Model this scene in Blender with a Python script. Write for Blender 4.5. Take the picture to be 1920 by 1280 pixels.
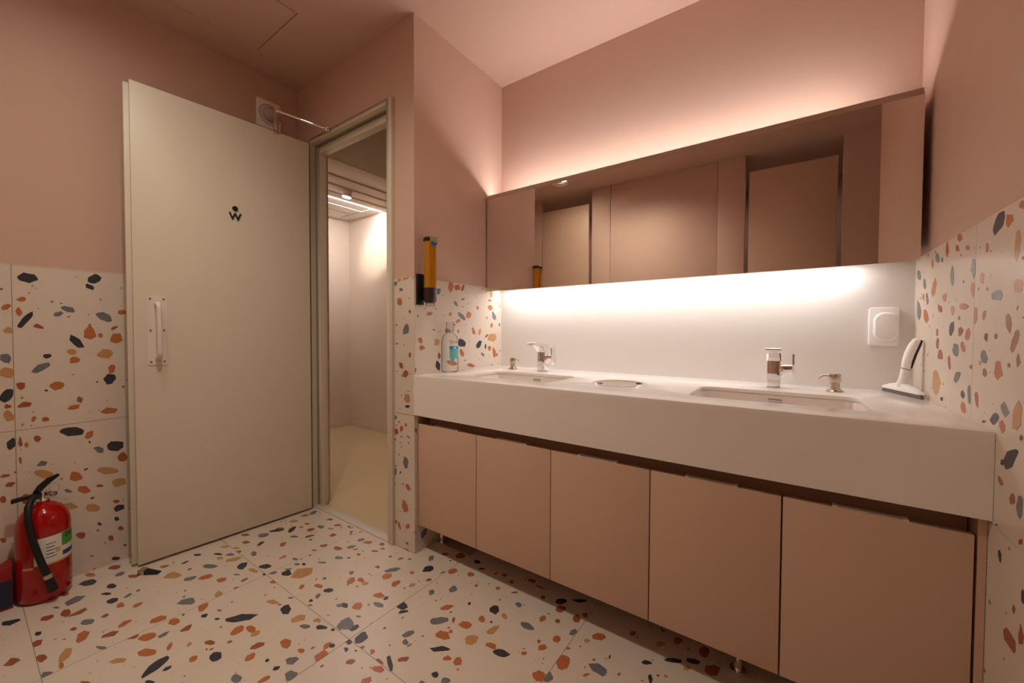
import bpy, bmesh, math, random
from mathutils import Vector, Matrix

for o in list(bpy.data.objects):
    bpy.data.objects.remove(o, do_unlink=True)
SC = bpy.context.scene
COL = SC.collection
R = math.radians

# ------------------------------------------------------------------ camera
YAW, PITCH, ROLL = R(35.1676), R(-1.3831), R(-0.2079)
FWD = Vector((-math.sin(YAW)*math.cos(PITCH), math.cos(YAW)*math.cos(PITCH), math.sin(PITCH)))
RT = Vector((math.cos(YAW), math.sin(YAW), 0))
UP = RT.cross(FWD)
CR = RT*math.cos(ROLL) - UP*math.sin(ROLL)
CU = RT*math.sin(ROLL) + UP*math.cos(ROLL)
cam = bpy.data.cameras.new('camera')
cam.sensor_width = 36.0
cam.lens = 740.05/1920*36.0
cam.clip_start = 0.02
camo = bpy.data.objects.new('camera', cam)
COL.objects.link(camo)
camo.matrix_world = Matrix(((CR.x, CU.x, -FWD.x, 0), (CR.y, CU.y, -FWD.y, 0), (CR.z, CU.z, -FWD.z, 1.05), (0, 0, 0, 1)))
SC.camera = camo

# ------------------------------------------------------------------ world, exposure
W = bpy.data.worlds.new('world')
SC.world = W
W.use_nodes = True
W.node_tree.nodes['Background'].inputs[0].default_value = (1.0, 0.85, 0.72, 1)
W.node_tree.nodes['Background'].inputs[1].default_value = 0.02
SC.view_settings.view_transform = 'Standard'
SC.view_settings.look = 'None'
SC.view_settings.gamma = 1
SC.view_settings.use_curve_mapping = False
SC.view_settings.exposure = 0.2

LED_UP = 67.0        # emission of the strip on top of the mirror
LED_DN = 57.0        # emission of the strip under the mirror
DOWN_W = (48.0, 15.0, 5.0, 5.0)  # recessed ceiling lamps: two in the room, one added to brighten each stall
SPOT_W = 34.0        # corridor track lamp
LED_COR = 120.0       # corridor strip

# ------------------------------------------------------------------ helpers
def lin(c):
    c = c/255.0
    return c/12.92 if c <= 0.04045 else ((c+0.055)/1.055)**2.4

def rgb(r, g, b):
    return (lin(r), lin(g), lin(b), 1.0)

def mat(name, col, rough=0.5, metal=0.0, var=0.0, vscale=3.0, bump=0.0, bscale=200.0, spec=0.5, trans=0.0, emit=0.0, ior=1.45, coat=0.0):
    m = bpy.data.materials.new(name)
    m.use_nodes = True
    nt = m.node_tree
    b = nt.nodes['Principled BSDF']
    b.inputs['Base Color'].default_value = col
    b.inputs['Roughness'].default_value = rough
    b.inputs['Metallic'].default_value = metal
    b.inputs['Specular IOR Level'].default_value = spec
    b.inputs['Transmission Weight'].default_value = trans
    b.inputs['IOR'].default_value = ior
    b.inputs['Coat Weight'].default_value = coat
    if emit:
        b.inputs['Emission Color'].default_value = col
        b.inputs['Emission Strength'].default_value = emit
    tc = nt.nodes.new('ShaderNodeTexCoord')
    n = nt.nodes.new('ShaderNodeTexNoise')
    n.inputs['Scale'].default_value = vscale
    n.inputs['Detail'].default_value = 5
    nt.links.new(tc.outputs['Object'], n.inputs['Vector'])
    mx = nt.nodes.new('ShaderNodeMixRGB')
    mx.inputs[1].default_value = tuple(c*(1-var) for c in col[:3])+(1,)
    mx.inputs[2].default_value = tuple(min(1, c*(1+var)) for c in col[:3])+(1,)
    nt.links.new(n.outputs['Fac'], mx.inputs[0])
    nt.links.new(mx.outputs[0], b.inputs['Base Color'])
    if bump:
        n2 = nt.nodes.new('ShaderNodeTexNoise')
        n2.inputs['Scale'].default_value = bscale
        bp = nt.nodes.new('ShaderNodeBump')
        bp.inputs['Strength'].default_value = bump
        bp.inputs['Distance'].default_value = 0.002
        nt.links.new(tc.outputs['Object'], n2.inputs['Vector'])
        nt.links.new(n2.outputs['Fac'], bp.inputs['Height'])
        nt.links.new(bp.outputs[0], b.inputs['Normal'])
    return m

def terrazzo_base(name, col, rough):
    m = mat(name, col, rough, var=0.05, vscale=9)
    nt = m.node_tree
    b = nt.nodes['Principled BSDF']
    src = b.inputs['Base Color'].links[0].from_socket
    tc = [n for n in nt.nodes if n.type == 'TEX_COORD'][0]
    last = src
    for scale, lo, hi, c in ((160, 0.06, 0.16, rgb(176, 150, 128)), (260, 0.05, 0.13, rgb(240, 226, 208)), (75, 0.035, 0.06, rgb(150, 112, 88))):
        v = nt.nodes.new('ShaderNodeTexVoronoi')
        v.inputs['Scale'].default_value = scale
        nt.links.new(tc.outputs['Object'], v.inputs['Vector'])
        r = nt.nodes.new('ShaderNodeMapRange')
        r.inputs['From Min'].default_value = hi
        r.inputs['From Max'].default_value = lo
        nt.links.new(v.outputs['Distance'], r.inputs['Value'])
        mu = nt.nodes.new('ShaderNodeMath')
        mu.operation = 'MULTIPLY'
        mu.inputs[1].default_value = 0.6
        nt.links.new(r.outputs[0], mu.inputs[0])
        mx = nt.nodes.new('ShaderNodeMixRGB')
        mx.inputs[2].default_value = c
        nt.links.new(mu.outputs[0], mx.inputs[0])
        nt.links.new(last, mx.inputs[1])
        last = mx.outputs[0]
    nt.links.new(last, b.inputs['Base Color'])
    return m

def clear_mat(name, tint, gloss=0.12):
    m = bpy.data.materials.new(name)
    m.use_nodes = True
    nt = m.node_tree
    nt.nodes.remove(nt.nodes['Principled BSDF'])
    out = nt.nodes['Material Output']
    t = nt.nodes.new('ShaderNodeBsdfTransparent')
    t.inputs[0].default_value = tint
    g = nt.nodes.new('ShaderNodeBsdfGlossy')
    g.inputs['Roughness'].default_value = 0.06
    f = nt.nodes.new('ShaderNodeFresnel')
    f.inputs[0].default_value = 1.14
    a = nt.nodes.new('ShaderNodeMath')
    a.operation = 'ADD'
    a.inputs[1].default_value = gloss*0.3
    nt.links.new(f.outputs[0], a.inputs[0])
    mx = nt.nodes.new('ShaderNodeMixShader')
    nt.links.new(a.outputs[0], mx.inputs[0])
    nt.links.new(t.outputs[0], mx.inputs[1])
    nt.links.new(g.outputs[0], mx.inputs[2])
    nt.links.new(mx.outputs[0], out.inputs[0])
    return m

def emit_mat(name, col, s):
    m = bpy.data.materials.new(name)
    m.use_nodes = True
    nt = m.node_tree
    nt.nodes.remove(nt.nodes['Principled BSDF'])
    e = nt.nodes.new('ShaderNodeEmission')
    e.inputs[0].default_value = col
    e.inputs[1].default_value = s
    nt.links.new(e.outputs[0], nt.nodes['Material Output'].inputs[0])
    return m

M = dict(
    pink=mat('pink_paint', rgb(212, 178, 160), 0.6, var=0.015, vscale=2.5, bump=0.04, bscale=350),
    tile=terrazzo_base('terrazzo_binder', rgb(226, 212, 197), 0.28),
    grout=mat('grout', rgb(186, 164, 142), 0.9, var=0.08, vscale=40),
    chip_d=mat('charcoal_stone', rgb(62, 62, 70), 0.3, var=0.4, vscale=60),
    chip_g=mat('grey_stone', rgb(118, 120, 124), 0.3, var=0.3, vscale=70),
    chip_o=mat('orange_stone', rgb(190, 114, 68), 0.3, var=0.18, vscale=50),
    chip_r=mat('rust_stone', rgb(164, 94, 60), 0.3, var=0.2, vscale=50),
    chip_t=mat('ochre_stone', rgb(198, 150, 98), 0.3, var=0.14, vscale=50),
    door=mat('door_paint', rgb(226, 217, 198), 0.42, var=0.015, vscale=4),
    frame=mat('frame_paint', rgb(218, 206, 186), 0.42, var=0.015, vscale=6),
    core=mat('door_core', rgb(150, 138, 118), 0.7, var=0.03),
    cab=mat('cabinet_laminate', rgb(212, 178, 154), 0.45, var=0.015, vscale=4),
    cabin=mat('cabinet_recess', rgb(180, 146, 118), 0.6, var=0.02),
    top=mat('solid_surface', rgb(246, 239, 233), 0.16, var=0.008, vscale=30),
    basin=mat('basin_ceramic', rgb(240, 230, 222), 0.1, var=0.004),
    splash=mat('splash_panel', rgb(232, 226, 220), 0.3, var=0.006),
    chrome=mat('chrome', (0.86, 0.85, 0.86, 1), 0.05, 1.0),
    steel=mat('brushed_steel', rgb(196, 182, 164), 0.24, 1.0, var=0.05, vscale=90),
    dark=mat('black_plastic', rgb(26, 23, 22), 0.35, var=0.1),
    seam=mat('dark_gap', rgb(58, 42, 30), 0.8, var=0.1),
    white=mat('white_plastic', rgb(250, 246, 243), 0.35, var=0.005),
    lensgrey=mat('sensor_lens', rgb(196, 180, 172), 0.2, var=0.01),
    pwhite=mat('white_metal', rgb(236, 224, 214), 0.3, var=0.005),
    mirror=mat('mirror_glass', (0.86, 0.83, 0.80, 1), 0.0, 1.0),
    taupe=mat('mirror_frame', rgb(186, 162, 142), 0.35, var=0.02),
    red=mat('red_enamel', rgb(172, 10, 9), 0.16, var=0.04, coat=0.2),
    rubber=mat('hose_rubber', rgb(24, 21, 21), 0.5, var=0.1),
    label=mat('label_paper', rgb(228, 224, 214), 0.4, var=0.01),
    green=mat('label_green', rgb(84, 158, 54), 0.4, var=0.03),
    ink=mat('ink', rgb(24, 20, 24), 0.4, var=0.05),
    blueink=mat('blue_ink', rgb(70, 64, 130), 0.4, var=0.05),
    gold=mat('gold_print', rgb(216, 168, 84), 0.4, var=0.05),
    navy=mat('navy_card', rgb(34, 42, 70), 0.6, var=0.1),
    redcard=mat('red_card', rgb(150, 24, 26), 0.6, var=0.1),
    amber=mat('amber_tube', rgb(214, 140, 8), 0.18, var=0.06, vscale=12, trans=0.35, coat=0.3),
    smoke=mat('smoked_plastic', rgb(62, 44, 44), 0.25, var=0.1),
    sage=mat('emblem_sage', rgb(150, 150, 92), 0.3, var=0.05),
    blue=mat('emblem_blue', rgb(52, 92, 140), 0.3, var=0.3, vscale=90),
    clear=clear_mat('clear_plastic', (0.985, 0.985, 0.98, 1), 0.0),
    frost=clear_mat('frosted_cap', (0.93, 0.92, 0.91, 1), 0.3),
    teal=mat('label_teal', rgb(96, 196, 208), 0.4, var=0.12, vscale=40),
    tealdk=mat('label_blue', rgb(20, 150, 196), 0.4, var=0.05),
    corfloor=mat('corridor_floor', rgb(206, 182, 138), 0.5, var=0.06, vscale=2.0),
    sill=mat('threshold_stone', rgb(214, 203, 190), 0.4, var=0.05, vscale=30),
    corwall=mat('corridor_wall', rgb(222, 206, 184), 0.6, var=0.01),
    corceil=mat('corridor_ceiling', rgb(222, 216, 206), 0.7, var=0.01),
    slat=mat('corridor_slat', rgb(206, 186, 166), 0.6, var=0.02),
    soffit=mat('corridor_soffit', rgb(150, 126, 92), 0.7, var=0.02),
    blade=mat('squeegee_rubber', rgb(112, 98, 92), 0.5, var=0.05),
    ledup=emit_mat('led_up', (1.0, 0.94, 0.91, 1), LED_UP),
    leddn=emit_mat('led_down', (1.0, 0.95, 0.92, 1), LED_DN),
    ledcor=emit_mat('led_corridor', (1.0, 0.92, 1.0, 1), LED_COR),
    lens=emit_mat('lamp_lens', (1.0, 0.84, 0.66, 1), 6.0),
    lenscor=emit_mat('track_lens', (0.93, 0.88, 1.0, 1), 12.0),
)

def finish(name, bm, m, parent=None, loc=None, angle=35, bevel=0.0, seg=2, recalc=True):
    if bevel:
        bmesh.ops.remove_doubles(bm, verts=bm.verts, dist=1e-6)
        es = [e for e in bm.edges if len(e.link_faces) == 2 and e.calc_face_angle(0) > R(30)]
        bmesh.ops.bevel(bm, geom=es, offset=bevel, segments=seg, profile=0.5, affect='EDGES', clamp_overlap=True)
    if recalc:
        bmesh.ops.recalc_face_normals(bm, faces=bm.faces)
    me = bpy.data.meshes.new(name)
    bm.to_mesh(me)
    bm.free()
    if m is not None:
        me.materials.append(M[m] if isinstance(m, str) else m)
    me.polygons.foreach_set('use_smooth', [True]*len(me.polygons))
    me.set_sharp_from_angle(angle=R(angle))
    o = bpy.data.objects.new(name, me)
    COL.objects.link(o)
    if parent is not None:
        o.parent = parent
    if loc is not None:
        o.location = loc
    return o

def nb():
    return bmesh.new()

def box(bm, x0, x1, y0, y1, z0, z1):
    v = [bm.verts.new((x, y, z)) for z in (z0, z1) for y in (y0, y1) for x in (x0, x1)]
    for f in ((0, 2, 3, 1), (4, 5, 7, 6), (0, 1, 5, 4), (2, 6, 7, 3), (0, 4, 6, 2), (1, 3, 7, 5)):
        bm.faces.new([v[i] for i in f])
    return bm

def boxes(*bs):
    bm = nb()
    for b in bs:
        box(bm, *b)
    return bm

def tube(bm, pts, rad, seg=14, cap=True):
    pts = [Vector(p) for p in pts]
    if not isinstance(rad, (list, tuple)):
        rad = [rad]*len(pts)
    t0 = (pts[1]-pts[0]).normalized()
    n = t0.orthogonal().normalized()
    rings = []
    for i, p in enumerate(pts):
        if i == 0:
            t = t0
        elif i == len(pts)-1:
            t = (pts[i]-pts[i-1]).normalized()
        else:
            t = ((pts[i]-pts[i-1]).normalized()+(pts[i+1]-pts[i]).normalized()).normalized()
        n = (n - t*n.dot(t)).normalized()
        b = t.cross(n)
        rings.append([bm.verts.new(p+(n*math.cos(2*math.pi*k/seg)+b*math.sin(2*math.pi*k/seg))*rad[i]) for k in range(seg)])
    for a, c in zip(rings, rings[1:]):
        for k in range(seg):
            bm.faces.new((a[k], a[(k+1) % seg], c[(k+1) % seg], c[k]))
    if cap:
        bm.faces.new(rings[0][::-1])
        bm.faces.new(rings[-1])
    return bm

def lathe(bm, prof, c=(0, 0, 0), seg=32, sx=1.0, sy=1.0):
    rings = []
    for r, z in prof:
        if r < 1e-6:
            rings.append([bm.verts.new((c[0], c[1], c[2]+z))])
        else:
            rings.append([bm.verts.new((c[0]+sx*r*math.cos(2*math.pi*k/seg), c[1]+sy*r*math.sin(2*math.pi*k/seg), c[2]+z)) for k in range(seg)])
    for a, b in zip(rings, rings[1:]):
        for k in range(seg):
            k2 = (k+1) % seg
            if len(a) == 1 and len(b) == 1:
                continue
            if len(a) == 1:
                bm.faces.new((a[0], b[k2], b[k]))
            elif len(b) == 1:
                bm.faces.new((a[k], a[k2], b[0]))
            else:
                bm.faces.new((a[k], a[k2], b[k2], b[k]))
    return bm

def prism(bm, pts, d, f=lambda u, v, w: (u, v, w)):
    a = [bm.verts.new(f(u, v, 0)) for u, v in pts]
    b = [bm.verts.new(f(u, v, d)) for u, v in pts]
    n = len(pts)
    bm.faces.new(a)
    bm.faces.new(b[::-1])
    for i in range(n):
        bm.faces.new((a[i], b[i], b[(i+1) % n], a[(i+1) % n]))
    return bm

def rrect(x0, x1, y0, y1, r, n=6):
    out = []
    for cx, cy, a in ((x1-r, y1-r, 0), (x0+r, y1-r, 90), (x0+r, y0+r, 180), (x1-r, y0+r, 270)):
        for k in range(n+1):
            t = R(a+90*k/n)
            out.append((cx+r*math.cos(t), cy+r*math.sin(t)))
    return out

def tag(o, label, cat, group=None, kind=None):
    o['label'] = label
    o['category'] = cat
    if group:
        o['group'] = group
    if kind:
        o['kind'] = kind
    return o

def struct(o, label, cat):
    return tag(o, label, cat, kind='structure')

def thing(name, loc, label, cat, rz=0.0, group=None, kind=None):
    o = bpy.data.objects.new(name, None)
    o.empty_display_size = 0.05
    COL.objects.link(o)
    o.location = loc
    o.rotation_euler = (0, 0, rz)
    return tag(o, label, cat, group, kind)

def copy_tree(o, parent=None):
    c = o.copy()
    COL.objects.link(c)
    c.parent = parent
    for ch in list(o.children):
        copy_tree(ch, c)
    return c

def text_bm(body, size, extrude, f, bold=0.0):
    """lettering as real thin geometry; f maps (u, v, w) to a point"""
    cu = bpy.data.curves.new('lettering', 'FONT')
    cu.body = body
    cu.size = size
    cu.align_x = 'CENTER'
    cu.align_y = 'CENTER'
    cu.extrude = extrude
    cu.offset = bold
    cu.resolution_u = 3
    to = bpy.data.objects.new('lettering', cu)
    COL.objects.link(to)
    me = bpy.data.meshes.new_from_object(to)
    bm = nb()
    bm.from_mesh(me)
    for v in bm.verts:
        v.co = Vector(f(*v.co))
    bpy.data.objects.remove(to, do_unlink=True)
    bpy.data.meshes.remove(me)
    return bm

# ------------------------------------------------------------------ room numbers
XL, YD, XS, YM, XR, ZC, ZT = -2.487, 1.246, -1.436, 1.924, 0.355, 2.512, 1.305
YC, ZK, ZA = 1.236, 0.847, 0.661
TP = 0.005                                   # tiles stand this proud of the plaster
YB = -1.25                                   # back of the toilet stalls
JY = [-1.105, -0.485, 0.137, 0.763, 1.383]   # joints across the room
JX = [-1.830, -1.212, -0.592, 0.028, 0.648]

# ------------------------------------------------------------------ shell
floor = finish('floor', boxes((-2.60, 1.35, YB-0.1, 1.28, -0.08, -0.004), (-1.56, 1.35, 1.28, 2.05, -0.08, -0.004)), 'grout')
struct(floor, 'terrazzo floor of large cream tiles with grey and orange chips', 'floor')
wall_left = finish('wall_left', boxes((-2.60, XL, YB-0.1, 1.31, 0, ZC+0.05)), 'pink')
struct(wall_left, 'pink wall with terrazzo wainscot behind the open door', 'wall')
wall_door = finish('wall_door', boxes((XL, -2.335, YD, 1.31, 0, ZC+0.05), (-2.335, -1.575, YD, 1.31, 2.173, ZC+0.05), (-1.575, XS, YD, 1.31, 0, ZC+0.05)), 'pink')
struct(wall_door, 'pink wall around the doorway with a narrow terrazzo pier', 'wall')
wall_side = finish('wall_side', boxes((-1.56, XS, 1.31, 2.68, 0, ZC+0.05)), 'pink')
struct(wall_side, 'short pink and terrazzo wall left of the mirror', 'wall')
wall_mirror = finish('wall_mirror', boxes((XS, XR+0.12, YM, 2.05, 0, ZC+0.05)), 'pink')
struct(wall_mirror, 'pink wall behind the long mirror', 'wall')
finish('splash_panel', boxes((XS+TP, XR-TP, YM-0.006, YM, ZK, 1.42)), 'splash', wall_mirror)['label'] = 'pale grey splash panel under the mirror'
wall_right = finish('wall_right', boxes((XR, XR+0.12, 0.86, YM, 0, ZC+0.05)), 'pink')
struct(wall_right, 'pink and terrazzo wall at the right end of the vanity', 'wall')
wall_front = finish('wall_front', boxes((XR+0.12, 1.35, 0.86, 0.98, 0, ZC+0.05)), 'pink')
struct(wall_front, 'plain pink wall beyond the right end wall, outside the picture', 'wall')
wall_end = finish('wall_end', boxes((1.25, 1.35, YB, 0.86, 0, ZC+0.05)), 'pink')
struct(wall_end, 'far pink end wall of the washroom, outside the picture', 'wall')
wall_back = finish('wall_back', boxes((XL, 1.25, YB-0.1, YB, 0, ZC+0.05)), 'pink')
struct(wall_back, 'pink wall at the back of the toilet stalls', 'wall')

# ceiling with a real hatch in it
HX0, HX1, HY0, HY1, G = -2.282, -1.884, 0.45, 0.940, 0.004
cb = nb()
for b in ((-2.60, HX0-G, YB-0.1, 1.31), (HX1+G, 1.35, YB-0.1, 1.31), (HX0-G, HX1+G, YB-0.1, HY0-G), (HX0-G, HX1+G, HY1+G, 1.31), (XS-0.02, XR+0.12, 1.31, 2.05)):
    box(cb, b[0], b[1], b[2], b[3], ZC, ZC+0.09)
box(cb, HX0-0.02, HX1+0.02, HY0-0.02, HY1+0.02, ZC+0.03, ZC+0.09)
ceiling = finish('ceiling', cb, 'pink')
struct(ceiling, 'pink painted ceiling', 'ceiling')
finish('access_panel', boxes((HX0, HX1, HY0, HY1, ZC-0.001, ZC+0.028)), 'pink', ceiling)['label'] = 'square access hatch in the ceiling'

# toilet stalls behind the camera, seen in the mirror
wall_rear = finish('wall_rear', boxes((XL, -2.285, -0.29, -0.25, 0, ZC), (0.30, 1.25, -0.29, -0.25, 0, ZC)), 'pink')
struct(wall_rear, 'front wall of the toilet stalls facing the mirror', 'wall')
for x0, x1, d in ((-1.68, -1.486, 0.0), (-1.483, -0.530, 0.006), (-0.527, -0.325, 0.0)):
    finish('panel', boxes((x0, x1, -0.29, -0.25-d, 0, ZC)), 'pink', wall_rear, bevel=0.002)
for n, (x0, x1, lb) in enumerate(((-2.272, -1.716, 'pale stall door reflected at the left end of the mirror'), (-0.296, 0.270, 'pale stall door reflected at the right end of the mirror'))):
    d = thing('door_%d' % (n+2), ((x0+x1)/2, -0.27, 0), lb, 'door', kind='structure')
    w = (x1-x0)/2
    finish('leaf', boxes((-w, w, -0.015, 0.015, 0.08, 2.37)), 'cab', d, bevel=0.002)
    finish('knob', lathe(nb(), [(0, 0), (0.016, 0.004), (0.018, 0.018), (0, 0.024)], (0, 0, 0)), 'steel', d).matrix_local = Matrix.Translation((w-0.07, 0.015, 1.0)) @ Matrix.Rotation(R(-90), 4, 'X')
for x in (-1.585, -0.43):
    finish('divider', boxes((x-0.015, x+0.015, YB, -0.29, 0.1, 2.2)), 'cab', wall_rear)

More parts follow.
